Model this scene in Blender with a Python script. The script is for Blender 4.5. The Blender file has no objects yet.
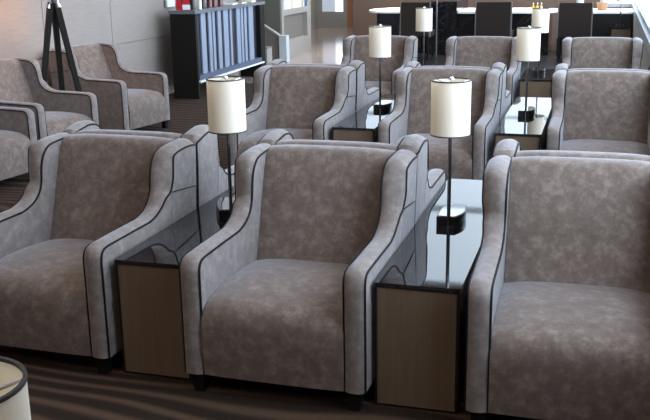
import bpy, bmesh, math, random
from mathutils import Vector, Matrix
random.seed(4)
sc = bpy.context.scene
col = sc.collection
PI = math.pi

# ------------------------------------------------------------------ materials
def mat(name, base=(.5, .5, .5), rough=.6, metal=0., spec=.5, ior=1.5, emit=None, estr=0.):
    m = bpy.data.materials.new(name)
    m.use_nodes = True
    b = m.node_tree.nodes['Principled BSDF']
    b.inputs['Base Color'].default_value = (*base, 1)
    b.inputs['Roughness'].default_value = rough
    b.inputs['Metallic'].default_value = metal
    b.inputs['Specular IOR Level'].default_value = spec
    b.inputs['IOR'].default_value = ior
    if emit:
        b.inputs['Emission Color'].default_value = (*emit, 1)
        b.inputs['Emission Strength'].default_value = estr
    return m

def nn(m, t, **kw):
    n = m.node_tree.nodes.new(t)
    for k, v in kw.items():
        setattr(n, k, v)
    return n

def lk(m, a, b):
    m.node_tree.links.new(a, b)

def ramp(m, fac, stops):
    r = nn(m, 'ShaderNodeValToRGB')
    e = r.color_ramp.elements
    while len(e) < len(stops):
        e.new(.5)
    for i, (p, c) in enumerate(stops):
        e[i].position = p
        e[i].color = (*c, 1)
    lk(m, fac, r.inputs['Fac'])
    return r

def velvet(name, dark, mid, light):
    m = mat(name, mid, .8, spec=.25)
    b = m.node_tree.nodes['Principled BSDF']
    tc = nn(m, 'ShaderNodeTexCoord')
    oi = nn(m, 'ShaderNodeObjectInfo')
    ad = nn(m, 'ShaderNodeVectorMath', operation='ADD')
    sc_ = nn(m, 'ShaderNodeVectorMath', operation='SCALE')
    cmb = nn(m, 'ShaderNodeCombineXYZ')
    lk(m, oi.outputs['Random'], cmb.inputs[0]); lk(m, oi.outputs['Random'], cmb.inputs[1])
    lk(m, cmb.outputs[0], sc_.inputs[0]); sc_.inputs['Scale'].default_value = 37.
    lk(m, tc.outputs['Object'], ad.inputs[0]); lk(m, sc_.outputs[0], ad.inputs[1])
    n = nn(m, 'ShaderNodeTexNoise'); n.inputs['Scale'].default_value = 20.
    n.inputs['Detail'].default_value = 12; n.inputs['Roughness'].default_value = .74
    n.inputs['Distortion'].default_value = .1
    lk(m, ad.outputs[0], n.inputs['Vector'])
    r = ramp(m, n.outputs['Fac'], [(.34, dark), (.5, mid), (.68, light)])
    lk(m, r.outputs['Color'], b.inputs['Base Color'])
    n2 = nn(m, 'ShaderNodeTexNoise'); n2.inputs['Scale'].default_value = 140.
    lk(m, ad.outputs[0], n2.inputs['Vector'])
    bp = nn(m, 'ShaderNodeBump'); bp.inputs['Strength'].default_value = .18
    bp.inputs['Distance'].default_value = .004
    lk(m, n2.outputs['Fac'], bp.inputs['Height']); lk(m, bp.outputs[0], b.inputs['Normal'])
    b.inputs['Sheen Weight'].default_value = .45
    b.inputs['Sheen Roughness'].default_value = .4
    b.inputs['Sheen Tint'].default_value = (.80, .86, 1, 1)
    return m

M = {}
M['velvet'] = velvet('taupe_velvet', (.118, .089, .076), (.158, .122, .105), (.255, .208, .185))
M['velvet_arm'] = velvet('grey_taupe_velvet', (.150, .125, .115), (.196, .167, .156), (.275, .243, .232))
M['piping'] = mat('dark_piping', (.008, .006, .009), .6, spec=.2)
M['leg'] = mat('black_wood', (.007, .006, .006), .5, spec=.25)
M['tan'] = mat('tan_laminate', (.20, .155, .115), .45)
M['blackpanel'] = mat('black_lacquer', (.010, .009, .009), .3)
M['glass_top'] = mat('black_glass', (.010, .010, .012), .03, spec=.5, ior=1.95)
M['chrome'] = mat('chrome', (.75, .76, .78), .16, 1.)
M['dchrome'] = mat('gunmetal', (.22, .22, .24), .2, 1.)
M['plate'] = mat('polished_plate', (.45, .46, .48), .04, 1.)
M['rim'] = mat('shade_trim', (.02, .018, .022), .5)
M['wtop'] = mat('white_top', (.90, .90, .88), .3)
M['darkfab'] = mat('dark_chair_leather', (.022, .0155, .012), .7, spec=.2)
M['edge'] = mat('chair_edge_metal', (.20, .19, .19), .35, .7)
M['brownwall'] = mat('brown_wall', (.135, .088, .066), .7)
M['white'] = mat('white_paint', (.82, .83, .85), .35)
M['red'] = mat('red_gift_box', (.50, .02, .03), .4)
M['dred'] = mat('dark_red_glass', (.09, .012, .01), .12)
M['cream'] = mat('cream_card', (.8, .76, .66), .5)
M['amber'] = mat('amber_glass', (.62, .30, .03), .1)
M['wicker'] = mat('wicker', (.30, .16, .085), .8)
M['matteblack'] = mat('matte_black_board', (.010, .009, .008), .7, spec=.15)
M['slat'] = mat('blue_grey_slat', (.25, .285, .37), .4)
M['slatback'] = mat('dark_back_board', (.018, .016, .024), .5)
M['olive'] = mat('olive_grey_panel', (.13, .128, .105), .6)
M['unit'] = mat('greige_unit', (.30, .275, .25), .5)
M['niche'] = mat('niche_panel', (.17, .15, .13), .55)
M['doorleaf'] = mat('grey_door', (.34, .35, .34), .45)
M['doorframe'] = mat('timber_frame', (.36, .17, .09), .5)
M['ceiling'] = mat('ceiling_paint', (.62, .60, .57), .8)
M['rearwall'] = mat('beige_wall', (.46, .42, .385), .8)
M['passwall'] = mat('pale_grey_wall', (.5, .49, .46), .7)
M['bark'] = mat('pale_frame', (.50, .54, .57), .4)
M['trim'] = mat('skirting', (.08, .06, .05), .5)

# lampshade: woven cream cloth that lets light through
m = bpy.data.materials.new('cream_shade'); m.use_nodes = True
nt = m.node_tree; nt.nodes.clear()
o_ = nn(m, 'ShaderNodeOutputMaterial'); d_ = nn(m, 'ShaderNodeBsdfDiffuse'); t_ = nn(m, 'ShaderNodeBsdfTranslucent')
mx = nn(m, 'ShaderNodeMixShader'); mx.inputs[0].default_value = .38
d_.inputs[0].default_value = (.95, .90, .80, 1); t_.inputs[0].default_value = (.95, .88, .75, 1)
lk(m, d_.outputs[0], mx.inputs[1]); lk(m, t_.outputs[0], mx.inputs[2]); lk(m, mx.outputs[0], o_.inputs[0])
M['shade'] = m
M['shade_in'] = mat('shade_lining', (.86, .87, .88), .6)

# window pane: clear, light passes straight through
m = bpy.data.materials.new('window_glass'); m.use_nodes = True
nt = m.node_tree; nt.nodes.clear()
o_ = nn(m, 'ShaderNodeOutputMaterial'); tr = nn(m, 'ShaderNodeBsdfTransparent'); gl = nn(m, 'ShaderNodeBsdfGlossy')
tr.inputs[0].default_value = (.93, .97, .98, 1); gl.inputs['Roughness'].default_value = .02
mx = nn(m, 'ShaderNodeMixShader'); mx.inputs[0].default_value = .05
lk(m, tr.outputs[0], mx.inputs[1]); lk(m, gl.outputs[0], mx.inputs[2]); lk(m, mx.outputs[0], o_.inputs[0])
M['pane'] = m

# carpet: dark brown with long wavy lighter lines
m = mat('striped_carpet', (.03, .02, .018), .95, spec=.1)
b = m.node_tree.nodes['Principled BSDF']
tc = nn(m, 'ShaderNodeTexCoord')
mp = nn(m, 'ShaderNodeMapping'); lk(m, tc.outputs['Object'], mp.inputs[0])
mp.inputs['Scale'].default_value = (.55, 1., 1.)
w = nn(m, 'ShaderNodeTexWave', wave_type='BANDS', bands_direction='Y', wave_profile='SIN')
w.inputs['Scale'].default_value = 3.0; w.inputs['Distortion'].default_value = 9.
w.inputs['Detail'].default_value = 0.; w.inputs['Detail Scale'].default_value = .75
lk(m, mp.outputs[0], w.inputs['Vector'])
r = ramp(m, w.outputs['Fac'], [(.25, (.032, .022, .017)), (.55, (.046, .031, .024)), (.85, (.088, .056, .039)), (1., (.10, .065, .045))])
n = nn(m, 'ShaderNodeTexNoise'); n.inputs['Scale'].default_value = 220; lk(m, tc.outputs['Object'], n.inputs['Vector'])
mm = nn(m, 'ShaderNodeMix', data_type='RGBA', blend_type='MULTIPLY'); mm.inputs[0].default_value = .45
lk(m, r.outputs[0], mm.inputs[6]); lk(m, n.outputs['Color'], mm.inputs[7]); lk(m, mm.outputs[2], b.inputs['Base Color'])
bp = nn(m, 'ShaderNodeBump'); bp.inputs['Strength'].default_value = .4; bp.inputs['Distance'].default_value = .004
lk(m, n.outputs['Fac'], bp.inputs['Height']); lk(m, bp.outputs[0], b.inputs['Normal'])
M['carpet'] = m

# tile floor
m = mat('polished_tile', (.4, .3, .25), .12, spec=.7, ior=1.6)
b = m.node_tree.nodes['Principled BSDF']
tc = nn(m, 'ShaderNodeTexCoord'); bk = nn(m, 'ShaderNodeTexBrick')
bk.offset = 0; bk.inputs['Color1'].default_value = (.37, .31, .28, 1); bk.inputs['Color2'].default_value = (.33, .27, .24, 1)
bk.inputs['Mortar'].default_value = (.20, .15, .13, 1); bk.inputs['Scale'].default_value = 1.
bk.inputs['Mortar Size'].default_value = .008; bk.inputs['Brick Width'].default_value = .6; bk.inputs['Row Height'].default_value = .6
lk(m, tc.outputs['Object'], bk.inputs['Vector']); lk(m, bk.outputs[0], b.inputs['Base Color'])
M['tile'] = m

# marble
m = mat('black_marble', (.01, .01, .012), .12, spec=.6)
b = m.node_tree.nodes['Principled BSDF']
tc = nn(m, 'ShaderNodeTexCoord'); n = nn(m, 'ShaderNodeTexNoise')
n.inputs['Scale'].default_value = 2.3; n.inputs['Detail'].default_value = 8; n.inputs['Distortion'].default_value = 1.6
lk(m, tc.outputs['Object'], n.inputs['Vector'])
r = ramp(m, n.outputs['Fac'], [(.47, (.010, .009, .010)), (.497, (.012, .012, .014)), (.505, (.05, .05, .06)), (.52, (.011, .010, .011))])
lk(m, r.outputs[0], b.inputs['Base Color']); M['marble'] = m

# left wall cloth
def wallcloth(name, a, c):
    m = mat(name, a, .75, spec=.3)
    b = m.node_tree.nodes['Principled BSDF']
    tc = nn(m, 'ShaderNodeTexCoord'); mp = nn(m, 'ShaderNodeMapping'); mp.inputs['Scale'].default_value = (1, 1.2, 30)
    n = nn(m, 'ShaderNodeTexNoise'); n.inputs['Scale'].default_value = 4; n.inputs['Detail'].default_value = 5
    lk(m, tc.outputs['Object'], mp.inputs[0]); lk(m, mp.outputs[0], n.inputs['Vector'])
    r = ramp(m, n.outputs['Fac'], [(.3, a), (.7, c)]); lk(m, r.outputs[0], b.inputs['Base Color'])
    return m
M['cloth'] = wallcloth('panel_cloth', (.262, .225, .205), (.305, .265, .243))
M['cloth2'] = wallcloth('wall_cloth', (.25, .217, .198), (.29, .253, .232))
# wood-grain tan
b = M['tan'].node_tree.nodes['Principled BSDF']; m = M['tan']
tc = nn(m, 'ShaderNodeTexCoord'); mp = nn(m, 'ShaderNodeMapping'); mp.inputs['Scale'].default_value = (60, 60, 1.5)
n = nn(m, 'ShaderNodeTexNoise'); n.inputs['Scale'].default_value = 2.; n.inputs['Detail'].default_value = 4
lk(m, tc.outputs['Object'], mp.inputs[0]); lk(m, mp.outputs[0], n.inputs['Vector'])
r = ramp(m, n.outputs['Fac'], [(.3, (.135, .094, .062)), (.7, (.165, .117, .079))]); lk(m, r.outputs[0], b.inputs['Base Color'])

# ------------------------------------------------------------------ mesh helpers
def link(name, bm, m, parent=None, smooth=True, bevel=0., seg=2, loc=None, rz=0., mats=None):
    if bevel > 0:
        es = [e for e in bm.edges if len(e.link_faces) == 2 and e.calc_face_angle(0) > .6]
        bmesh.ops.bevel(bm, geom=es, offset=bevel, segments=seg, profile=.5, affect='EDGES', clamp_overlap=True)
    bmesh.ops.recalc_face_normals(bm, faces=bm.faces)
    me = bpy.data.meshes.new(name); bm.to_mesh(me); bm.free()
    o = bpy.data.objects.new(name, me); col.objects.link(o)
    for mm_ in (mats or [m]):
        me.materials.append(mm_)
    if smooth:
        me.shade_smooth()
        try:
            me.set_sharp_from_angle(angle=.7)
        except Exception:
            pass
    if parent:
        o.parent = parent
    if loc:
        o.location = loc
    o.rotation_euler.z = rz
    return o

def box(bm, x0, x1, y0, y1, z0, z1):
    v = [bm.verts.new((x, y, z)) for z in (z0, z1) for y in (y0, y1) for x in (x0, x1)]
    for f in ((0, 2, 3, 1), (4, 5, 7, 6), (0, 1, 5, 4), (2, 6, 7, 3), (0, 4, 6, 2), (1, 3, 7, 5)):
        bm.faces.new([v[i] for i in f])
    return bm

def B(*a):
    return box(bmesh.new(), *a)

def frustum(bm, c0, s0, c1, s1):
    a = [bm.verts.new((c0[0] + sx * s0, c0[1] + sy * s0, c0[2])) for sx, sy in ((-1, -1), (1, -1), (1, 1), (-1, 1))]
    b_ = [bm.verts.new((c1[0] + sx * s1, c1[1] + sy * s1, c1[2])) for sx, sy in ((-1, -1), (1, -1), (1, 1), (-1, 1))]
    bm.faces.new(a[::-1]); bm.faces.new(b_)
    for i in range(4):
        j = (i + 1) % 4
        bm.faces.new((a[i], a[j], b_[j], b_[i]))
    return bm

def tube(bm, pts, r, n=8, closed=False, cap=True, r1=None):
    pts = [Vector(p) for p in pts]
    rings = []
    N = len(pts)
    up = None
    for i, p in enumerate(pts):
        if closed:
            t = (pts[(i + 1) % N] - pts[i - 1]).normalized()
        else:
            t = (pts[min(i + 1, N - 1)] - pts[max(i - 1, 0)]).normalized()
        if up is None:
            up = Vector((0, 0, 1)) if abs(t.z) < .9 else Vector((1, 0, 0))
        a = t.cross(up)
        if a.length < 1e-4:
            a = t.cross(Vector((0, 1, 0)))
        a.normalize(); c = a.cross(t).normalized(); up = c
        rr = r if r1 is None else r + (r1 - r) * i / (N - 1)
        rings.append([bm.verts.new(p + rr * (math.cos(k * 2 * PI / n) * a + math.sin(k * 2 * PI / n) * c)) for k in range(n)])
    for i in range(N if closed else N - 1):
        A, C_ = rings[i], rings[(i + 1) % N]
        for k in range(n):
            j = (k + 1) % n
            bm.faces.new((A[k], A[j], C_[j], C_[k]))
    if cap and not closed:
        bm.faces.new(rings[0][::-1]); bm.faces.new(rings[-1])
    return bm

def lathe(bm, prof, n=32, c=(0, 0, 0), closed=False):
    rings = []
    for r, z in prof:
        if r < 1e-6:
            rings.append([bm.verts.new((c[0], c[1], c[2] + z))])
        else:
            rings.append([bm.verts.new((c[0] + r * math.cos(k * 2 * PI / n), c[1] + r * math.sin(k * 2 * PI / n), c[2] + z)) for k in range(n)])
    L = len(rings)
    for i in range(L if closed else L - 1):
        A, C_ = rings[i], rings[(i + 1) % L]
        for k in range(n):
            j = (k + 1) % n
            if len(A) == 1 and len(C_) == 1:
                continue
            if len(A) == 1:
                bm.faces.new((A[0], C_[j], C_[k]))
            elif len(C_) == 1:
                bm.faces.new((A[k], A[j], C_[0]))
            else:
                bm.faces.new((A[k], A[j], C_[j], C_[k]))
    return bm

def prism(bm, poly, axis, a0, a1):
    """poly of 2-D points extruded along axis ('x': points are (y,z); 'z': points are (x,y))"""
    def P(q, a):
        return (a, q[0], q[1]) if axis == 'x' else ((q[0], a, q[1]) if axis == 'y' else (q[0], q[1], a))
    u = [bm.verts.new(P(q, a0)) for q in poly]; v = [bm.verts.new(P(q, a1)) for q in poly]
    bm.faces.new(u); bm.faces.new(v[::-1])
    for i in range(len(poly)):
        j = (i + 1) % len(poly)
        bm.faces.new((u[j], u[i], v[i], v[j]))
    return bm

def spline(pts, n=5):
    out = []
    P = [Vector((*p, 0)) for p in pts]
    for i in range(len(P) - 1):
        p0, p1, p2, p3 = P[max(i - 1, 0)], P[i], P[i + 1], P[min(i + 2, len(P) - 1)]
        for k in range(n):
            t = k / n
            q = .5 * ((2 * p1) + (-p0 + p2) * t + (2 * p0 - 5 * p1 + 4 * p2 - p3) * t * t + (-p0 + 3 * p1 - 3 * p2 + p3) * t ** 3)
            out.append((q.x, q.y))
    out.append(tuple(pts[-1]))
    return out

def thing(name, label, cat, loc=(0, 0, 0), rz=0., group=None):
    o = bpy.data.objects.new(name, None); col.objects.link(o)
    o.empty_display_size = .1
    o.location = loc; o.rotation_euler = (0, 0, rz)
    return tag(o, label, cat, group)

def tag(o, label, cat, group=None):
    o['label'] = label; o['category'] = cat
    if group:
        o['group'] = group
    return o

def struct(o):
    o['kind'] = 'structure'
    return o

def dup(root, loc, rz, label, group=None):
    r = root.copy(); col.objects.link(r); r.location = loc; r.rotation_euler = (0, 0, rz)
    r['label'] = label
    if group:
        r['group'] = group
    for ch in list(root.children):
        c = ch.copy(); col.objects.link(c); c.parent = r
        for g in list(ch.children):
            d = g.copy(); col.objects.link(d); d.parent = c
            for h in list(g.children):
                e = h.copy(); col.objects.link(e); e.parent = d
    return r

# ------------------------------------------------------------------ camera (fitted to the photograph)
f_px, pitch, yaw, roll = 927.72, .2648, .2921, -.0166
cp, sp, cy, sy = math.cos(pitch), math.sin(pitch), math.cos(yaw), math.sin(yaw)
Fv = Vector((-sy * cp, cy * cp, -sp)); Rv = Vector((cy, sy, 0)); Uv = Rv.cross(Fv)
R2 = math.cos(roll) * Rv + math.sin(roll) * Uv
U2 = -math.sin(roll) * Rv + math.cos(roll) * Uv
cam = bpy.data.objects.new('camera', bpy.data.cameras.new('camera')); col.objects.link(cam)
mw = Matrix((R2, U2, -Fv)).transposed().to_4x4(); mw.translation = Vector((1.1711, -3.1334, 1.6933))
cam.matrix_world = mw
cam.data.sensor_width = 36; cam.data.lens = f_px / 650 * 36; cam.data.clip_start = .05
sc.camera = cam

# ------------------------------------------------------------------ the room
XR, XL, YB, YD, YF, ZC = 1.62, -4.3, 15.6, 19.7, -6.0, 6.4
struct(link('floor', B(XL - .1, XR + .1, YF, 9.2, -.1, 0), M['carpet'], smooth=False))
M['stone'] = mat('black_polished_stone', (.012, .010, .010), .3, spec=.4)
struct(link('floor', B(-2.45, XR + .1, 9.2, YB + .1, -.1, 0), M['stone'], smooth=False))
struct(link('floor', B(-8.6, -2.45, 9.2, YD + .2, -.1, 0), M['tile'], smooth=False))
struct(link('ceiling', B(-8.6, XR + .2, YF, YB + .15, ZC, ZC + .1), M['ceiling'], smooth=False))
struct(link('ceiling', B(-8.6, -3.7, 15.6, YD + .2, 2.5, 2.56), M['ceiling'], smooth=False))
# left wall, with upholstered panels standing proud of it
struct(link('wall_left', B(XL - .12, XL, YF, 10.6, 0, ZC), M['cloth2'], smooth=False))
struct(link('baseboard_left', B(XL, XL + .015, YF, 7.55, 0, .1), M['trim'], smooth=False))
ys = [-6.0, -4.6, -3.2, -1.8, -.4, 1.0, 2.4, 3.8, 5.21, 6.58, 7.97]
for i in range(len(ys) - 1):
    struct(link('trim_%d' % (i + 1), B(XL, XL + .022, ys[i] + .006, ys[i + 1] - .006, .765, 2.7), M['cloth'], bevel=.004, smooth=False))
    struct(link('trim_%d' % (i + 21), B(XL, XL + .016, ys[i] + .006, ys[i + 1] - .006, .50, .757), M['cloth2'], bevel=.004, smooth=False))
struct(link('wall_passage', B(XL - 4.3, XL, 10.5, 10.6, 0, ZC), M['olive'], smooth=False))
struct(link('wall_far_left', B(-8.7, -8.6, 10.6, YD, 0, ZC), M['passwall'], smooth=False))
# back wall behind the dining tables: brown dado with high windows over it
XB = -3.8
BW = bmesh.new(); box(BW, XB, 1.05, YB, YB + .15, 0, 1.10); box(BW, 1.05, XR + .15, YB, YB + .15, 0, .72)
box(BW, XB, XR + .15, YB, YB + .15, 6.15, ZC); box(BW, -8.6, XB, YB, YB + .15, 2.5, ZC)
struct(link('wall_back', BW, M['brownwall'], smooth=False))
def window(name, axis, fixed, a0, a1, z0, z1, mull, trans, th=.06):
    """framed window in the plane axis=fixed"""
    t = struct(thing(name, '', '')); del t['label']; del t['category']
    bm = bmesh.new()
    def bx(p0, p1, q0, q1):
        if axis == 'y':
            box(bm, p0, p1, fixed, fixed + .1, q0, q1)
        else:
            box(bm, fixed, fixed + .1, p0, p1, q0, q1)
    bx(a0, a1, z0, z0 + th); bx(a0, a1, z1 - th, z1)
    for u in [a0] + mull + [a1 - th]:
        bx(u, u + th, z0, z1)
    for q in trans:
        bx(a0, a1, q, q + th)
    link('window_frame', bm, M['bark'], t, smooth=False)
    bm = bmesh.new()
    if axis == 'y':
        box(bm, a0, a1, fixed + .05, fixed + .056, z0, z1)
    else:
        box(bm, fixed + .05, fixed + .056, a0, a1, z0, z1)
    link('pane', bm, M['pane'], t, smooth=False)
    return t
struct(link('wall_back', B(XB, 1.05, YB - .01, YB + .15, 1.10, 1.75), M['darkfab'], smooth=False))
window('window_1', 'y', YB + .03, XB, 1.05, 1.75, 6.15, [-2.4, -.85, .5], [2.45, 4.4, 4.46])
window('window_2', 'y', YB + .03, 1.05, XR + .1, .72, 6.15, [], [2.45, 4.4, 4.46])
# right window wall: sill wall and glazing above it
struct(link('wall_right', B(XR, XR + .16, YF, YB + .1, 0, .70), M['rearwall'], smooth=False))
struct(link('trim_41', B(XR, XR + .16, YF, YB, .70, .79), M['bark'], bevel=.006, smooth=False))
WR = bmesh.new(); box(WR, XR, XR + .16, YF, YB + .1, 4.3, ZC)
struct(link('wall_right', WR, M['rearwall'], smooth=False))
struct(link('wall_right', B(XR, XR + .16, YF, -1.0, .79, 4.3), M['rearwall'], smooth=False))  # unseen blank stretch, shaped to keep window light off the chair fronts
window('window_3', 'x', XR + .04, -1.0, YB, .79, 4.3, [1.2, 3.0, 4.8, 6.6, 8.4, 10.2, 12.0, 13.8], [2.9])
# end wall of the passage with the glazed door
dx0, dx1 = -5.83, -5.02
BD = bmesh.new(); box(BD, -8.6, dx0 - .06, YD, YD + .15, 0, 2.5); box(BD, dx1 + .12, XB + .1, YD, YD + .15, 0, 2.5); box(BD, dx0 - .06, dx1 + .12, YD, YD + .15, 2.3, 2.5)
struct(link('wall_back', BD, M['passwall'], smooth=False))
struct(link('wall_passage', B(XB, XB + .1, YB + .15, YD, 0, 2.5), M['brownwall'], smooth=False))
door = struct(thing('door_1', '', '', (dx0, YD, 0))); del door['label']; del door['category']
bm = bmesh.new(); dw = dx1 - dx0
box(bm, 0, .14, .02, .07, 0, 2.2); box(bm, dw - .12, dw, .02, .07, 0, 2.2); box(bm, .14, dw - .12, .02, .07, 0, .40); box(bm, .14, dw - .12, .02, .07, 2.0, 2.2)
link('door_leaf', bm, M['doorleaf'], door, smooth=False)
bm = bmesh.new(); box(bm, dw, dw + .12, -.04, .08, 0, 2.3)
link('door_frame', bm, M['doorframe'], door, smooth=False)
bm = bmesh.new(); box(bm, -.06, 0, -.04, .08, 0, 2.3); box(bm, -.06, dw + .12, -.04, .08, 2.2, 2.3)
link('door_frame', bm, M['doorleaf'], door, smooth=False)
link('pane', B(.48, dw - .12, .04, .046, .40, 2.0), M['pane'], door, smooth=False)
link('frosted_pane', B(.14, .48, .04, .05, .40, 2.0), mat('frosted_glass_glow', (.55, .62, .72), .3, emit=(.6, .72, .9), estr=.35), door, smooth=False)  # emission added so the pane looks lit from behind
bm = bmesh.new(); tube(bm, [(.07, .02, .9), (.07, -.03, .9), (.07, -.03, 1.15), (.07, .02, 1.15)], .01)
link('door_handle', bm, M['chrome'], door)
# wall behind the camera
struct(link('wall_front', B(XL - .1, XR + .2, YF - .1, YF, 0, ZC), M['rearwall'], smooth=False))

# ------------------------------------------------------------------ lounge armchair
W, TA, HB, D = .7542, .084, .086, .905
xi = W / 2 - TA
def arm_profiles(hump):
    """piping lines of the arm: inner and outer edge, same number of points (y, z)"""
    front = [(.012, HB), (.012, .20), (.012, .30), (.012, .42), (.012, .505), (.014, .527), (.022, .546), (.038, .558), (.065, .563), (.15, .564), (.28, .565)]
    inn = spline([(.40, .565), (.44, .567), (.50, .581), (.545, .604), (.572, .630), (.588, .660), (.597, .695), (.604, .740), (.620, .785), (.648, .818), (.690, .838), (.78, .846), (.87, .848)], 3)
    out = spline([(.40, .565), (.44, .567), (.50, .582), (.548, .607), (.574, .632), (.600, .646), (.625, .660), (.638, .700), (.645, .750), (.651, .795), (.668, .826), (.78, .838), (.87, .834)], 3)
    def hp(q):
        y, z = q
        return (y, z + hump * max(0, min(1, (z - .66) / .15)) * max(0, min(1, (D - y) / .16)))
    back = lambda zt: [(.892, zt - .003), (.899, zt - .014), (.899, .70), (.899, .50), (.899, .30), (.899, HB)]
    return front + [hp(q) for q in inn] + back(.844), front + [hp(q) for q in out] + back(.832)

def make_chair(label, group, loc, rz, hump=0.):
    t = thing('armchair', label, 'armchair', loc, rz, group)
    pin, pout = arm_profiles(hump)
    N = len(pin)
    cen = [((a[0] + b_[0]) / 2, (a[1] + b_[1]) / 2) for a, b_ in zip(pin, pout)]
    for s in (-1, 1):
        bm = bmesh.new(); rows = []
        K = 9
        for i in range(N):
            p0, p1 = cen[max(i - 1, 0)], cen[min(i + 1, N - 1)]
            dy, dz = p1[0] - p0[0], p1[1] - p0[1]; l = math.hypot(dy, dz) or 1
            ny, nz = -dz / l, dy / l
            hi = max(0, min(1, (pout[i][1] - .60) / .12))
            xo = W / 2 + .016 * hi * (1 if cen[i][0] < .88 else .6)
            bulge = .016 + .006 * hi
            if cen[i][0] > .89: bulge = .005
            row = []
            for k in range(K):
                u = k / (K - 1); c = 1 - abs(2 * u - 1) ** 2.6
                y = pin[i][0] * (1 - u) + pout[i][0] * u; z = pin[i][1] * (1 - u) + pout[i][1] * u
                row.append(bm.verts.new((s * (xi + (xo - xi) * u), y + ny * bulge * c, max(HB, z + nz * bulge * c))))
            rows.append(row)
        for i in range(N - 1):
            for k in range(K - 1):
                bm.faces.new((rows[i][k], rows[i][k + 1], rows[i + 1][k + 1], rows[i + 1][k]))
        # side cloths, in upright strips below the piping lines
        for k in (0, K - 1):
            idx = [i for i in range(N) if rows[i][k].co.z >= .499]
            x0 = s * (xi if k == 0 else W / 2)
            mid = [bm.verts.new((x0, rows[i][k].co.y, .50)) for i in idx]
            bot = [bm.verts.new((x0, rows[i][k].co.y, HB)) for i in idx]
            for q in range(len(idx) - 1):
                if (rows[idx[q]][k].co - rows[idx[q + 1]][k].co).length < 1e-6 or abs(mid[q].co.y - mid[q + 1].co.y) < 1e-6:
                    continue
                bm.faces.new((rows[idx[q]][k], rows[idx[q + 1]][k], mid[q + 1], mid[q]))
                bm.faces.new((mid[q], mid[q + 1], bot[q + 1], bot[q]))
        for k in range(K - 1):
            bm.faces.new((rows[0][k + 1], rows[0][k], rows[-1][k], rows[-1][k + 1]))
        outer = [r[-1].co.copy() - Vector((s * .0015, 0, 0)) for r in rows]
        if hump == 0:
            outer = outer[:N - 5]
        else:
            outer = outer[:N - 2]
        inner = [r[0].co.copy() + Vector((s * .0005, 0, 0)) for r in rows[:N - 5]]
        bmesh.ops.delete(bm, geom=[v for v in bm.verts if not v.link_faces], context='VERTS')
        bmesh.ops.remove_doubles(bm, verts=bm.verts, dist=.0004)
        a = link('armrest', bm, M['velvet_arm'], t)
        link('outer_piping', tube(bmesh.new(), outer, .0052, 6), M['piping'], a)
        link('inner_piping', tube(bmesh.new(), inner, .0052, 6), M['piping'], a)
        bm = tube(bmesh.new(), [(s * (W / 2 + .010), .635, .655), (s * (W / 2 + .0085), .76, .642), (s * (W / 2 + .0035), D - .012, .625)], .0032, 6)
        if hump == 0:
            tube(bm, [(s * (W / 2 + .0015), D - .012, .625), (s * (W / 2 - .001), D - .012, .50), (s * (W / 2 - .001), D - .012, HB + .02)], .004, 6)
            link('side_seam', bm, M['piping'], a)
        else:
            bm.free()
    # seat: one upholstered block with a crowned top and a full front
    sp_ = [(.0, HB), (-.006, .16), (-.010, .24), (-.008, .31), (.004, .352), (.030, .383), (.075, .401), (.15, .413), (.28, .420), (.42, .415), (.55, .402), (.68, .385)]
    sp_ = spline(sp_, 3)
    bm = bmesh.new(); nx = 17; rows = []
    for i in range(nx):
        u = -1 + 2 * i / (nx - 1); x = u * (xi - .002)
        fall = (abs(u) ** 4) * .020
        row = []
        for (y, z) in sp_:
            k = max(0, min(1, (z - .25) / .14))
            row.append(bm.verts.new((x, y + fall * .35 * (1 if y < .05 else 0), z - fall * k)))
        row.append(bm.verts.new((x, .68, HB)))
        rows.append(row)
    for i in range(nx - 1):
        for j in range(len(rows[0]) - 1):
            bm.faces.new((rows[i][j], rows[i][j + 1], rows[i + 1][j + 1], rows[i + 1][j]))
        bm.faces.new((rows[i][-1], rows[i][0], rows[i + 1][0], rows[i + 1][-1]))
    bm.faces.new(rows[0]); bm.faces.new(rows[-1][::-1])
    link('seat', bm, M['velvet'], t)
    # backrest: padded, leaning, rounded crest
    bp_ = spline([(.60, .345), (.632, .42), (.672, .53), (.712, .65), (.748, .75), (.772, .815), (.788, .846), (.812, .862), (.85, .867), (.885, .863), (D - .003, .848)], 3)
    bm = bmesh.new(); rows = []
    for i in range(nx):
        u = -1 + 2 * i / (nx - 1); x = u * (xi - .002)
        bul = .014 * (1 - abs(u) ** 3)
        row = []
        for (y, z) in bp_:
            k = max(0, min(1, (.84 - z) / .1)); tt = max(0, min(1, (z - .8) / .06))
            row.append(bm.verts.new((x, y - bul * k, z - .010 * abs(u) ** 4 * tt)))
        row.append(bm.verts.new((x, D, HB + .02))); row.append(bm.verts.new((x, .685, HB + .02)))
        rows.append(row)
    for i in range(nx - 1):
        L_ = len(rows[0])
        for j in range(L_):
            q = (j + 1) % L_
            bm.faces.new((rows[i][j], rows[i][q], rows[i + 1][q], rows[i + 1][j]))
    bm.faces.new(rows[0]); bm.faces.new(rows[-1][::-1])
    link('backrest', bm, M['velvet'], t)
    for sx in (-1, 1):
        for y in (.045, D - .05):
            bm = frustum(bmesh.new(), (sx * (W / 2 - .05), y, 0), .021, (sx * (W / 2 - .048), y, HB + .003), .029)
            link('leg', bm, M['leg'], t, bevel=.003)
    return t

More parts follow.
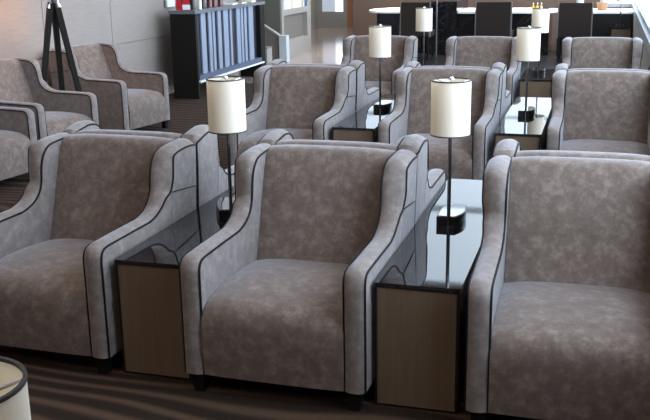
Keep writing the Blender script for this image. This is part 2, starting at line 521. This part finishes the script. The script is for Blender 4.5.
GF = 'lounge chairs facing the camera'; GA = 'lounge chairs turned to face away'
x1, y1, x3, y3 = -1.121, .055, 1.1365, -.0275
c0 = make_chair('front-row velvet armchair at the left, its left arm cut by the picture edge', GF, (x1, y1, 0), -.030)
dup(c0, (0, 0, 0), -.0106, 'taupe velvet armchair in the middle of the front row, whole, between two side tables', GF)
dup(c0, (x3, y3, 0), .026, 'front-row velvet armchair cut by the right picture edge, right of the bright side table')
cb = None
def away(loc, rz, label):
    global cb
    if cb is None:
        cb = make_chair(label, GA, loc, rz, .026)
    else:
        dup(cb, loc, rz, label, GA)
# back-to-back row behind the front row
for x, y, rz, lb in ((x1 + .018, y1 + 2 * D + .012, PI, 'armchair facing away behind the left front-row chair, only crest and wings showing'),
                     (.001, 2 * D + .016, PI, 'armchair facing away behind the middle front-row chair, one arm tip showing beside the lamp'),
                     (x3 - .025, y3 + 2 * D + .025, PI + .01, 'armchair facing away behind the right front-row chair, only crest and wing tip showing')):
    away((x, y, 0), rz, lb)
RC, RE = 3.16, 6.104
for x, lb in ((-1.10, 'armchair facing us in the second row, just right of the left front lamp shade'),
              (.0515, 'armchair facing us in the second row, middle one, behind the front right lamp shade'),
              (1.215, 'armchair facing us in the second row, cut by the right picture edge')):
    dup(c0, (x, RC, 0), 0, lb, GF)
for x, lb in ((-1.10, 'armchair facing away behind the left chair of the second row, wing showing'),
              (.0515, 'armchair facing away behind the middle chair of the second row, wing tip showing'),
              (1.215, 'armchair facing away behind the right chair of the second row, almost wholly hidden')):
    away((x, RC + 2 * D + .012, 0), PI, lb)
for x, lb in ((-1.172, 'small distant armchair in the last row, left one, near the shiny tiled floor'),
              (-.045, 'small distant armchair in the last row, middle one, between the two far lamps'),
              (1.15, 'small distant armchair in the last row, right one, beside the window sill')):
    dup(c0, (x, RE, 0), 0, lb, GF)
GL = 'lounge chairs along the left wall'
dup(c0, (-3.22, 5.30, 0), math.radians(79.5), 'armchair by the left wall right of the tripod, its whole seat showing', GL)
dup(c0, (-3.177, 3.799, 0), math.radians(80.8), 'armchair by the left wall left of the tripod legs, second from the picture edge', GL)
dup(c0, (-3.20, 2.88, 0), math.radians(82), 'armchair nearest us along the left wall, cut by the left picture edge', GL)

# ------------------------------------------------------------------ side tables
def make_table(label, group, loc, w, L, h=.511):
    t = thing('side_table', label, 'side table', loc, 0, group)
    link('front_panel', B(.012, w - .014, 0.004, .024, .012, h - .018), M['tan'], t, bevel=.002, smooth=False)
    link('back_panel', B(.012, w - .014, L - .024, L - .004, .012, h - .018), M['tan'], t, bevel=.002, smooth=False)
    for a, b_ in ((0.002, .011), (w - .013, w - .002)):
        link('side_panel', B(a, b_, .004, L - .004, .008, h - .018), M['blackpanel'], t, bevel=.001, smooth=False)
    link('plinth', B(.02, w - .02, .03, L - .03, 0, .02), M['leg'], t, smooth=False)
    link('glass_top', B(0, w, 0, L, h - .018, h), M['glass_top'], t, bevel=.002, seg=2, smooth=False)
    return t
GT = 'black-topped side tables between the lounge chairs'
ta_ = make_table('tan-fronted side table with dark glass top between the left and middle front chairs', GT, (-.710, .098, 0), .318, 1.74)
make_table('tan-fronted side table with bright reflecting top right of the middle front chair', GT, (.391, .085, 0), .328, 1.75)
dup(ta_, (-.69, RC + .098, 0), 0, 'side table in the second row, left one, between the left and middle chairs', GT)
dup(ta_, (.478, RC + .098, 0), 0, 'side table in the second row, right one, with a bright reflecting top', GT)
te = make_table('short side table in the last lounge row under the left far lamp', GT, (-.765, RE + .1, 0), .322, .92)
dup(te, (.385, RE + .1, 0), 0, 'short side table in the last lounge row, right one, its tan front showing', GT)
make_table('small tan-fronted side table at the far right by the window sill', GT, (1.262, 13.05, 0), .322, .42)
dup(ta_, (.20, -2.96, 0), 0, 'side table under the cut-off bottom left lamp, just below the picture', GT)

# ------------------------------------------------------------------ table lamps
def make_lamp(label, group, loc, rz, h=.663, bx=0.):
    t = thing('table_lamp', label, 'lamp', loc, rz, group)
    SR, SH = .0865, .238
    # D-shaped glossy base, flat towards the front, pole fixed on its front face
    poly = [(-.058 + bx, -.002), (.026 + bx, -.006), (.050 + bx, .05), (.062 + bx, .12), (.056 + bx, .20), (.038 + bx, .25), (.004 + bx, .275), (-.030 + bx, .255), (-.052 + bx, .20), (-.060 + bx, .10)]
    poly = [(x * .98, y * .95) for x, y in poly]
    q = poly[:2] + spline(poly[1:] , 3)[1:]
    bm = prism(bmesh.new(), q, 'z', 0, .042)
    base = link('base', bm, M['blackpanel'], t, bevel=.003)
    bm = bmesh.new(); cxp = sum(a for a, _ in q) / len(q); cyp = sum(b for _, b in q) / len(q)
    qs = [(cxp + (a - cxp) * .9, cyp + (b - cyp) * .93) for a, b in q]
    prism(bm, qs, 'z', .0422, .0445); link('base_plate', bm, M['plate'], base, smooth=False)
    bm = bmesh.new(); tube(bm, [(0, -.012, 0), (0, -.012, h - .045)], .0085, 12); link('pole', bm, M['dchrome'], t)
    cy0 = -.012
    # shade: a thin wall drum with trims
    bm = lathe(bmesh.new(), [(SR, h - SH), (SR, h), (SR - .0015, h), (SR - .0015, h - SH)], 40, (0, cy0, 0), True)
    sh = link('lamp_shade', bm, M['shade'], t)
    for z in (h - SH, h):
        bm = lathe(bmesh.new(), [(SR + .0015, z - .003), (SR + .0015, z + .0025), (SR - .004, z + .0025), (SR - .004, z - .003)], 40, (0, cy0, 0), True)
        link('shade_trim', bm, M['rim'], sh)
    bm = bmesh.new()
    for k in range(3):
        a = k * 2 * PI / 3 + .5
        tube(bm, [(0, cy0, h - .03), (.3 * SR * math.cos(a), cy0 + .3 * SR * math.sin(a), h - .02), ((SR - .003) * math.cos(a), cy0 + (SR - .003) * math.sin(a), h - .002)], .0022, 6)
    link('shade_spider', bm, M['chrome'], t)
    bm = lathe(bmesh.new(), [(0, -.03), (.006, -.03), (.006, -.006), (.011, -.004), (.0125, .004), (.010, .012), (.004, .017), (0, .018)], 14, (0, cy0, h))
    link('finial', bm, M['chrome'], t)
    bm = lathe(bmesh.new(), [(0, -.02), (.014, -.02), (.016, .02), (.026, .055), (.024, .085), (0, .10)], 16, (0, cy0, h - .16))
    link('bulb', bm, M['white'], t)
    return t
GLm = 'cream drum table lamps with black-trimmed shades'
H = .511
l2 = make_lamp('cream drum lamp on the bright side table right of the middle front chair', GLm, (.543, .905, H), .02)
dup(l2, (-.473, .79, H), .5, 'cream drum lamp left of the middle front chair, before the slatted stand')
dup(l2, (-.520, 4.08, H), .0, 'cream drum table lamp in the second lamp row, left one, near the tiled floor')
dup(l2, (.632, 3.98, H), .0, 'cream drum table lamp in the second lamp row, right one, reflected base below it')
dup(l2, (-.66, 6.70, H), .0, 'far small cream lamp in the last row, left one, against the black marble block')
dup(l2, (.54, 6.62, H), .0, 'far small cream lamp in the last row, right one, before the white tabletop')
dup(l2, (1.40, 13.20, H), .0, 'farthest lamp, by the window at top right, only pole and pale shade showing')
dup(l2, (.401, -2.215, H), .0, 'nearest cream drum lamp, cut off at the bottom left corner')

# ------------------------------------------------------------------ tripod floor lamp by the left wall
tx, ty, tz = -3.76, 4.61, 1.36
t = thing('tripod_lamp', 'tall black tripod floor lamp between two chairs at the left wall, legs showing', 'floor lamp', (tx, ty, 0))
for k, a in enumerate((0, 120, 240)):
    a = math.radians(a); fx, fy = .29 * math.cos(a), .29 * math.sin(a)
    px, py = .03 * math.cos(a), .03 * math.sin(a)
    bm = bmesh.new(); tube(bm, [(fx, fy, .012), (px, py, tz - .02)], .028, 4, r1=.037)
    lg = link('leg', bm, M['matteblack'], t, smooth=False)
    bm = bmesh.new(); tube(bm, [(fx, fy, 0), (fx * .985, fy * .985, .035)], .021, 10); link('foot_cap', bm, M['chrome'], lg)
    bm = bmesh.new(); tube(bm, [(px * 1.9, py * 1.9, tz - .07), (px * 1.1, py * 1.1, tz - .005)], .024, 10); link('hinge', bm, M['chrome'], lg)
bm = lathe(bmesh.new(), [(0, -.03), (.05, -.03), (.055, 0), (.055, .03), (.02, .045), (.012, .06), (.012, .22), (0, .22)], 24, (0, 0, tz)); link('hub', bm, M['chrome'], t)
bm = lathe(bmesh.new(), [(.20, .10), (.16, .42), (.157, .42), (.197, .10)], 40, (0, 0, tz), True); link('lamp_shade', bm, M['shade'], t)
M['bulb'] = mat('lit_bulb', (1, .8, .5), .4, emit=(1., .45, .16), estr=40.)
bm = lathe(bmesh.new(), [(0, .20), (.02, .2), (.035, .25), (.03, .29), (0, .31)], 16, (0, 0, tz)); link('bulb', bm, M['bulb'], t)
L = bpy.data.lights.new('tripod_bulb_light', 'POINT'); L.energy = 9; L.color = (1, .50, .22); L.shadow_soft_size = .05
lo = bpy.data.objects.new('tripod_bulb_light', L); col.objects.link(lo); lo.location = (tx, ty, tz + .14)

# ------------------------------------------------------------------ display stand with uneven pale slats
SX0, SX1, SY0, SY1, SZ = -4.04, -3.70, 7.62, 10.10, 1.10
t = thing('display_stand', 'long black display stand with uneven pale vertical slats behind the left chairs', 'display stand', ((SX0 + SX1) / 2, SY0, 0))
ox = (SX0 + SX1) / 2
def S(a): return (a[0] - ox, a[1] - ox, a[2] - SY0, a[3] - SY0, a[4], a[5])
link('end_panel', B(*S((SX0, SX1, SY0, SY0 + .05, 0, SZ - .03))), M['matteblack'], t, bevel=.003, smooth=False)
link('end_panel', B(*S((SX0, SX1, SY1 - .18, SY1, 0, SZ - .03))), M['matteblack'], t, bevel=.003, smooth=False)
link('top_board', B(*S((SX0 - .01, SX1 + .012, SY0 - .01, SY1 + .01, SZ - .045, SZ))), mat('grey_edge_board', (.13, .14, .16), .3), t, bevel=.003, smooth=False)
link('back_board', B(*S((SX1 - .10, SX1 - .07, SY0 + .05, SY1 - .18, .24, SZ - .03))), M['slatback'], t, smooth=False)
link('bottom_rail', B(*S((SX1 - .10, SX1 + .005, SY0 + .05, SY1 - .18, .235, .29))), mat('blue_rail', (.09, .11, .17), .35), t, smooth=False)
link('foot_rail', B(*S((SX1 - .01, SX1 + .025, SY0 + .03, SY1 - .12, .205, .226))), M['white'], t, bevel=.006)
def py2y(u):
    tb = [(199, 7.70), (204, 7.87), (207, 7.96), (214, 8.18), (225, 8.55), (238, 9.02), (250, 9.48), (258, 9.80), (264, 10.05)]
    for (a, b1), (c, d1) in zip(tb, tb[1:]):
        if u <= c:
            return b1 + (d1 - b1) * (u - a) / (c - a)
    return 10.05
for a, b_ in ((203.3, 207.6), (210.9, 213.4), (214.9, 216.9), (220.1, 223.2), (225.8, 230), (232.1, 233.7), (238.6, 241.8), (243, 244.7), (246.3, 248.4), (250.6, 254.9)):
    link('slat', B(*S((SX1 - .065, SX1 - .045, py2y(a + 1.6), py2y(b_ + 1.8), .28, SZ - .045))), M['slat'], t, bevel=.002, smooth=False)
# goods standing on the stand
def goods(name, bm, m, loc, label, cat, group='goods on top of the display stand', rz=0):
    return tag(link(name, bm, m, None, True, .004, 2, loc, rz), label, cat, group)
def bottle(mt, cap, loc, label, h=.26, r=.036):
    t = thing('bottle', label, 'bottle', loc, 0, 'goods on top of the display stand')
    link('bottle_body', lathe(bmesh.new(), [(0, 0), (r, 0), (r, h * .55), (r * .8, h * .66), (r * .32, h * .76), (r * .32, h * .93), (0, h * .93)], 18), mt, t)
    link('bottle_cap', lathe(bmesh.new(), [(0, h * .93), (r * .4, h * .93), (r * .4, h), (0, h)], 14), cap, t)
def gift(loc, m1, m2, label, sx, sy, sz, rz=0):
    t = thing('gift_box', label, 'box', loc, rz, 'goods on top of the display stand')
    link('carton', B(-sx / 2, sx / 2, -sy / 2, sy / 2, 0, sz), m1, t, bevel=.003, smooth=False)
    link('label_band', B(-sx / 2 - .002, sx / 2 + .002, -sy / 2 - .002, sy / 2 + .002, sz * .02, sz * .30), m2, t, smooth=False)
gift((-3.935, 7.70, SZ), M['red'], M['red'], 'red carton at the near left corner of the display stand top', .07, .07, .24)
gift((-3.85, 7.72, SZ), M['red'], M['white'], 'red and white carton beside the red one on the display stand top', .085, .08, .22, .2)
bottle(M['blackpanel'], M['chrome'], (-3.775, 7.74, SZ), 'black bottle near the front corner of the display stand top', .25, .03)
bottle(M['cream'], M['white'], (-3.735, 7.86, SZ), 'cream bottle at the front corner of the display stand top', .24, .026)
bottle(M['blackpanel'], M['white'], (-3.76, 8.02, SZ), 'black bottle just behind the cream bottle on the stand', .24, .034)
bottle(M['dred'], M['dred'], (-3.76, 8.22, SZ), 'dark red bottle, nearest of three on the display stand', .26, .037)
bottle(M['dred'], M['white'], (-3.77, 8.40, SZ), 'dark red bottle, middle one of three on the display stand', .26, .037)
bottle(M['dred'], M['dred'], (-3.76, 8.58, SZ), 'dark red bottle, farthest of three on the display stand', .26, .037)
def book_pile(y, label, m1):
    t = thing('magazine', label, 'magazine', (-3.80, y, SZ), .1, 'goods on top of the display stand')
    link('pages', B(-.09, .10, -.12, .12, .003, .022), M['cream'], t, smooth=False)
    link('cover', B(-.095, .102, -.125, .125, .022, .026), m1, t, smooth=False)
book_pile(8.95, 'white covered magazine lying open-ended on the display stand', M['white'])
book_pile(9.30, 'dark grey magazine lying on the display stand beyond the white one', mat('grey_cover', (.2, .2, .22), .3))
book_pile(9.66, 'pale magazine lying at the far end of the display stand', M['cream'])
tag(link('card_holder', B(0, .03, 0, .22, 0, .45), M['white'], loc=(XL + .022, 8.0, 1.12), bevel=.004, smooth=False), 'white card holder fixed on the left wall just left of the display stand top', 'card holder')

# ------------------------------------------------------------------ shelf unit with magazines
UX, U0, U1 = -4.2, 12.33, 14.0
t = thing('shelf_unit', 'tall greige shelving unit with magazines and a recessed panel beyond the display stand', 'shelving', (UX, U0, 0))
ux = lambda a: (a[0] - UX, a[1] - UX, a[2] - U0, a[3] - U0, a[4], a[5])
link('carcass', B(*ux((UX - .30, UX - .24, U0, U1, 0, 2.3))), M['unit'], t, smooth=False)
link('end_panel', B(*ux((UX - .34, UX - .02, U0 - .03, U0, 0, 2.3))), M['olive'], t, smooth=False)
bm = bmesh.new()
box(bm, *ux((UX - .24, UX, U0, U0 + .10, 0, 2.3))); box(bm, *ux((UX - .24, UX, U1 - .22, U1, 0, 2.3)))
box(bm, *ux((UX - .24, UX, U0 + .10, U1 - .22, 0, .30))); box(bm, *ux((UX - .24, UX, U0 + .10, U1 - .22, .74, .84)))
box(bm, *ux((UX - .24, UX, U0 + .10, U1 - .22, 1.2, 1.25))); box(bm, *ux((UX - .24, UX, U0 + .10, U1 - .22, 2.2, 2.3)))
link('face_frame', bm, M['unit'], t, smooth=False)
link('recessed_panel', B(*ux((UX - .12, UX - .08, U0 + .10, U1 - .22, .30, .74))), M['niche'], t, smooth=False)
cols = [(.8, .8, .8), (.72, .2, .14), (.15, .3, .6), (.85, .83, .75), (.2, .45, .5), (.8, .55, .2), (.75, .78, .82), (.12, .12, .16)]
bmats = [mat('book_cover_%d' % i, c, .5) for i, c in enumerate(cols)]
y = U0 + .13; k = 0
nm = ['white', 'red', 'blue', 'cream', 'teal', 'orange', 'silver', 'black']
while y < U1 - .30:
    w_ = .035 + .03 * random.random(); h_ = .22 + .07 * random.random(); i = random.choice([0, 0, 1, 2, 3, 3, 4, 5, 6, 7])
    t = thing('magazine', '%s-covered magazine standing upright on the shelf of the distant shelving unit' % nm[i], 'magazine', (UX - .10, y, .842), 0, 'magazines on the shelf of the distant unit')
    link('cover', B(-.09, .09, 0, w_, 0, h_), bmats[i], t, smooth=False)
    link('pages', B(-.088, .0905, .004, w_ - .004, .004, h_ + .0008), M['white'], t, smooth=False) if i in (1, 2, 4, 5) and False else None
    y += w_ + .006; k += 1
# low sloping stair side with a pale end post
bm = bmesh.new(); prism(bm, [(-5.0, 0), (-4.12, 0), (-4.12, .40), (-5.0, .95)], 'y', 12.0, 12.06)
struct(link('trim_42', bm, M['niche'], smooth=False))
bm = bmesh.new(); prism(bm, [(-5.0, .95), (-4.12, .40), (-4.12, .435), (-5.0, .985)], 'y', 11.98, 12.08)
struct(link('trim_43', bm, M['unit'], smooth=False))
struct(link('trim_44', B(-4.13, -4.00, 11.95, 12.10, 0, .44), M['bark'], bevel=.006, smooth=False))
bt = thing('storage_box', 'low brown box on the floor before the sloping partition by the stand', 'box', (-4.32, 11.6, 0))
link('box_body', B(-.14, .14, -.12, .12, 0, .26), M['unit'], bt, bevel=.006, smooth=False)
link('lid', B(-.145, .145, -.125, .125, .26, .285), M['niche'], bt, bevel=.004, smooth=False)

# ------------------------------------------------------------------ dining counter with white top
def rounded(x0, x1, y0, y1, left, right, n=8):
    p = []
    r = (y1 - y0) / 2; cyy = (y0 + y1) / 2
    if left:
        p += [(x0 + r * .7 - r * .7 * math.cos(a), cyy + r * math.sin(a)) for a in [PI / 2 - PI * k / (2 * n) for k in range(0, 2 * n + 1)]]
    else:
        p += [(x0, y1), (x0, y0)]
    if right:
        p += [(x1 - r * .7 + r * .7 * math.cos(a), cyy + r * math.sin(a)) for a in [-PI / 2 + PI * k / (2 * n) for k in range(0, 2 * n + 1)]]
    else:
        p += [(x1, y0), (x1, y1)]
    return p
t = thing('communal_table', 'long black marble communal table with white top rounded at its left end', 'table', (-3.2, 13.6, 0), 0, None)
def base_rel(a, o): return (a[0] - o[0], a[1] - o[0], a[2] - o[1], a[3] - o[1], a[4], a[5])
o1 = (-3.2, 13.6)
link('marble_base', B(*base_rel((-2.85, -1.86, 13.74, 14.7, 0, .715), o1)), M['marble'], t, smooth=False)
pl = [(a + 3.2, b_ - 13.6) for a, b_ in rounded(-3.10, -1.86, 13.62, 14.95, True, False)]
link('table_top', prism(bmesh.new(), pl, 'z', .715, .75), M['wtop'], t, smooth=False)
t = thing('communal_table', 'long black marble table, white top rounded at its right end, small bottles on it', 'table', (-1.3, 13.6, 0))
o2 = (-1.3, 13.6)
link('marble_base', B(*base_rel((-1.34, .24, 13.60, 14.6, 0, .715), o2)), M['marble'], t, smooth=False)
pl = [(a + 1.3, b_ - 13.6) for a, b_ in rounded(-1.34, .36, 13.55, 14.8, False, True)]
link('table_top', prism(bmesh.new(), pl, 'z', .715, .75), M['wtop'], t, smooth=False)
tag(link('marble_block', B(-1.85, -1.35, 13.5, 14.9, 0, .925), M['marble'], bevel=.006, smooth=False), 'tall veined black marble block between the two white communal tabletops', 'marble block')
tag(link('metal_post', tube(bmesh.new(), [(-1.60, 12.9, 0), (-1.60, 12.9, 1.02)], .012, 10), M['edge']), 'thin metal post before the black marble block, right of the left high-backed chair', 'post')
t = thing('bar_counter', 'black counter with white top against the window side at the far right', 'counter', (.62, 13.6, 0))
o3 = (.62, 13.6)
link('marble_base', B(*base_rel((.38, 1.60, 13.56, 14.5, 0, .715), o3)), M['blackpanel'], t, smooth=False)
link('table_top', B(*base_rel((.62, 1.61, 13.54, 14.55, .715, .75), o3)), M['wtop'], t, bevel=.004, smooth=False)
# things on the tabletops
for i, (dx_, dy_) in enumerate(((-.07, 0), (.0, .02), (.07, 0))):
    t = thing('oil_bottle', 'small amber bottle on the white tabletop, %s of three above the far lamp' % ('leftmost', 'middle', 'rightmost')[i], 'bottle', (.0 + dx_, 13.95 + dy_, .75), 0, 'small amber bottles on the white table')
    link('bottle_body', lathe(bmesh.new(), [(0, 0), (.024, 0), (.024, .06), (.010, .085), (.010, .11), (0, .11)], 14), M['amber'], t)
    link('stopper', lathe(bmesh.new(), [(0, .11), (.012, .11), (.008, .13), (0, .132)], 10), M['chrome'], t)
t = thing('bread_basket', 'small brown wicker basket on the far right counter by the window', 'basket', (1.10, 13.9, .75))
link('basket_body', lathe(bmesh.new(), [(0, 0), (.075, 0), (.095, .13), (.087, .13), (.068, .012), (0, .012)], 24), M['wicker'], t)
bm = bmesh.new(); tube(bm, [(.09 * math.cos(a), .09 * math.sin(a), .13) for a in [k * 2 * PI / 24 for k in range(24)]], .008, 6, True); link('basket_rim', bm, M['wicker'], t)
tag(link('cup', lathe(bmesh.new(), [(0, 0), (.05, 0), (.062, .17), (.056, .17), (.045, .012), (0, .012)], 24), M['white'], loc=(.73, 13.85, .75)), 'tall white cup on the far counter just above the right high-backed chair', 'cup')

# high-backed dining chairs, their backs to us
def dining(label, x0, x1, ht):
    w_ = x1 - x0
    t = thing('dining_chair', label, 'chair', ((x0 + x1) / 2, 12.62, 0), 0, 'high-backed dark chairs at the communal tables')
    h = w_ / 2
    bm = prism(bmesh.new(), [(-.035, .40), (.0, ht), (.05, ht), (.06, .40)], 'x', -h + .02, h - .02)
    link('backrest', bm, M['darkfab'], t, bevel=.012, seg=3)
    for s in (-1, 1):
        bm = prism(bmesh.new(), [(-.037, .38), (-.003, ht + .004), (.052, ht + .004), (.062, .38)], 'x', s * (h - .02), s * h)
        link('side_rail', bm, M['edge'], t, bevel=.004)
    link('seat', B(-h + .01, h - .01, .06, .52, .38, .47), M['darkfab'], t, bevel=.02, seg=3)
    for sx in (-1, 1):
        for y in (.0, .48):
            link('leg', frustum(bmesh.new(), (sx * (h - .04), y, 0), .014, (sx * (h - .04), y, .40), .02), M['leg'], t, bevel=.002)
    return t
dining('dark high-backed chair left of the marble block, behind the left far lamp', -2.18, -1.66, .955)
dining('dark high-backed chair in the middle, between the white tabletop and the far lamp', -.91, -.31, .955)
dining('dark high-backed chair on the right, between the far lamp and the bar counter', .42, .97, .94)

# ------------------------------------------------------------------ light
wd = bpy.data.worlds.new('World'); sc.world = wd; wd.use_nodes = True
bg = wd.node_tree.nodes['Background']; bg.inputs[0].default_value = (.785, .865, 1., 1); bg.inputs[1].default_value = 3.
# the sky is brighter on the window side of the hall
wn = wd.node_tree.nodes; wl = wd.node_tree.links
tcw = wn.new('ShaderNodeTexCoord'); sep = wn.new('ShaderNodeSeparateXYZ'); wl.new(tcw.outputs['Generated'], sep.inputs[0])
mr = wn.new('ShaderNodeMapRange'); mr.inputs['From Min'].default_value = -.2; mr.inputs['From Max'].default_value = 1.
mr.inputs['To Min'].default_value = 2.0; mr.inputs['To Max'].default_value = 8.5
wl.new(sep.outputs['X'], mr.inputs['Value']); wl.new(mr.outputs[0], bg.inputs[1])
def area(name, loc, rot, sx, sy, energy, color, portal=False):
    L = bpy.data.lights.new(name, 'AREA'); L.shape = 'RECTANGLE'; L.size = sx; L.size_y = sy
    L.energy = energy; L.color = color
    o = bpy.data.objects.new(name, L); col.objects.link(o); o.location = loc; o.rotation_euler = rot
    if portal:
        L.cycles.is_portal = True
    return o
area('right_window_portal', (XR + .25, (-1.0 + YB) / 2, 2.55), (0, PI / 2, 0), 3.6, YB + 1.0, 1, (1, 1, 1), True)
area('back_window_portal', ((XB + XR) / 2, YB + .25, 3.5), (-PI / 2, 0, 0), XR - XB, 5.4, 1, (1, 1, 1), True)
# ceiling lamps added out of view as fill light
def fill_downlight(x, y, e, ZC=ZC, spread=2.6, c=(1, .82, .66)):
    t = thing('fill_ceiling_lamp', 'unseen round ceiling lamp added as fill light', 'ceiling lamp', (x, y, ZC), 0, 'added fill lamps out of view')
    link('lamp_trim', lathe(bmesh.new(), [(.10, -.012), (.13, -.012), (.13, 0), (.10, 0)], 24, closed=True), M['white'], t)
    link('diffuser', lathe(bmesh.new(), [(0, -.006), (.10, -.006), (.10, -.001), (0, -.001)], 24), mat('fill_lamp_diffuser', (1, .9, .8), .5, emit=(1, .82, .62), estr=8), t)
    o = area('fill_downlight', (x, y, ZC - .03), (0, 0, 0), .2, .2, e, c)
    o.data.spread = spread
for x in (-3.2, -.6):
    for y in (-1.6, 1.0, 3.6, 6.2):
        fill_downlight(x, y, 8)
for x in (-3.2, -1.2, .8):
    for y in (-5.2, -3.9):
        fill_downlight(x, y, 10)  # added behind the camera to lift the chair fronts
for x, y, e in ((-2.6, 14.4, 45), (-.5, 14.4, 45), (1.1, 14.3, 30), (-3.2, 12.2, 12)):
    fill_downlight(x, y, e, ZC, .7, (1, .96, .92))  # narrow beams added to brighten the white tabletops and the tile
for x, y, e in ((-4.9, 17.0, 12), (-5.4, 18.9, 12)):
    fill_downlight(x, y, e, 2.5, 2.6, (1, .95, .90))  # added to lighten the passage and its door
vs = sc.view_settings
sc.display_settings.display_device = 'sRGB'
vs.view_transform = 'Standard'; vs.look = 'None'; vs.gamma = 1.; vs.use_curve_mapping = False
vs.exposure = 0.3
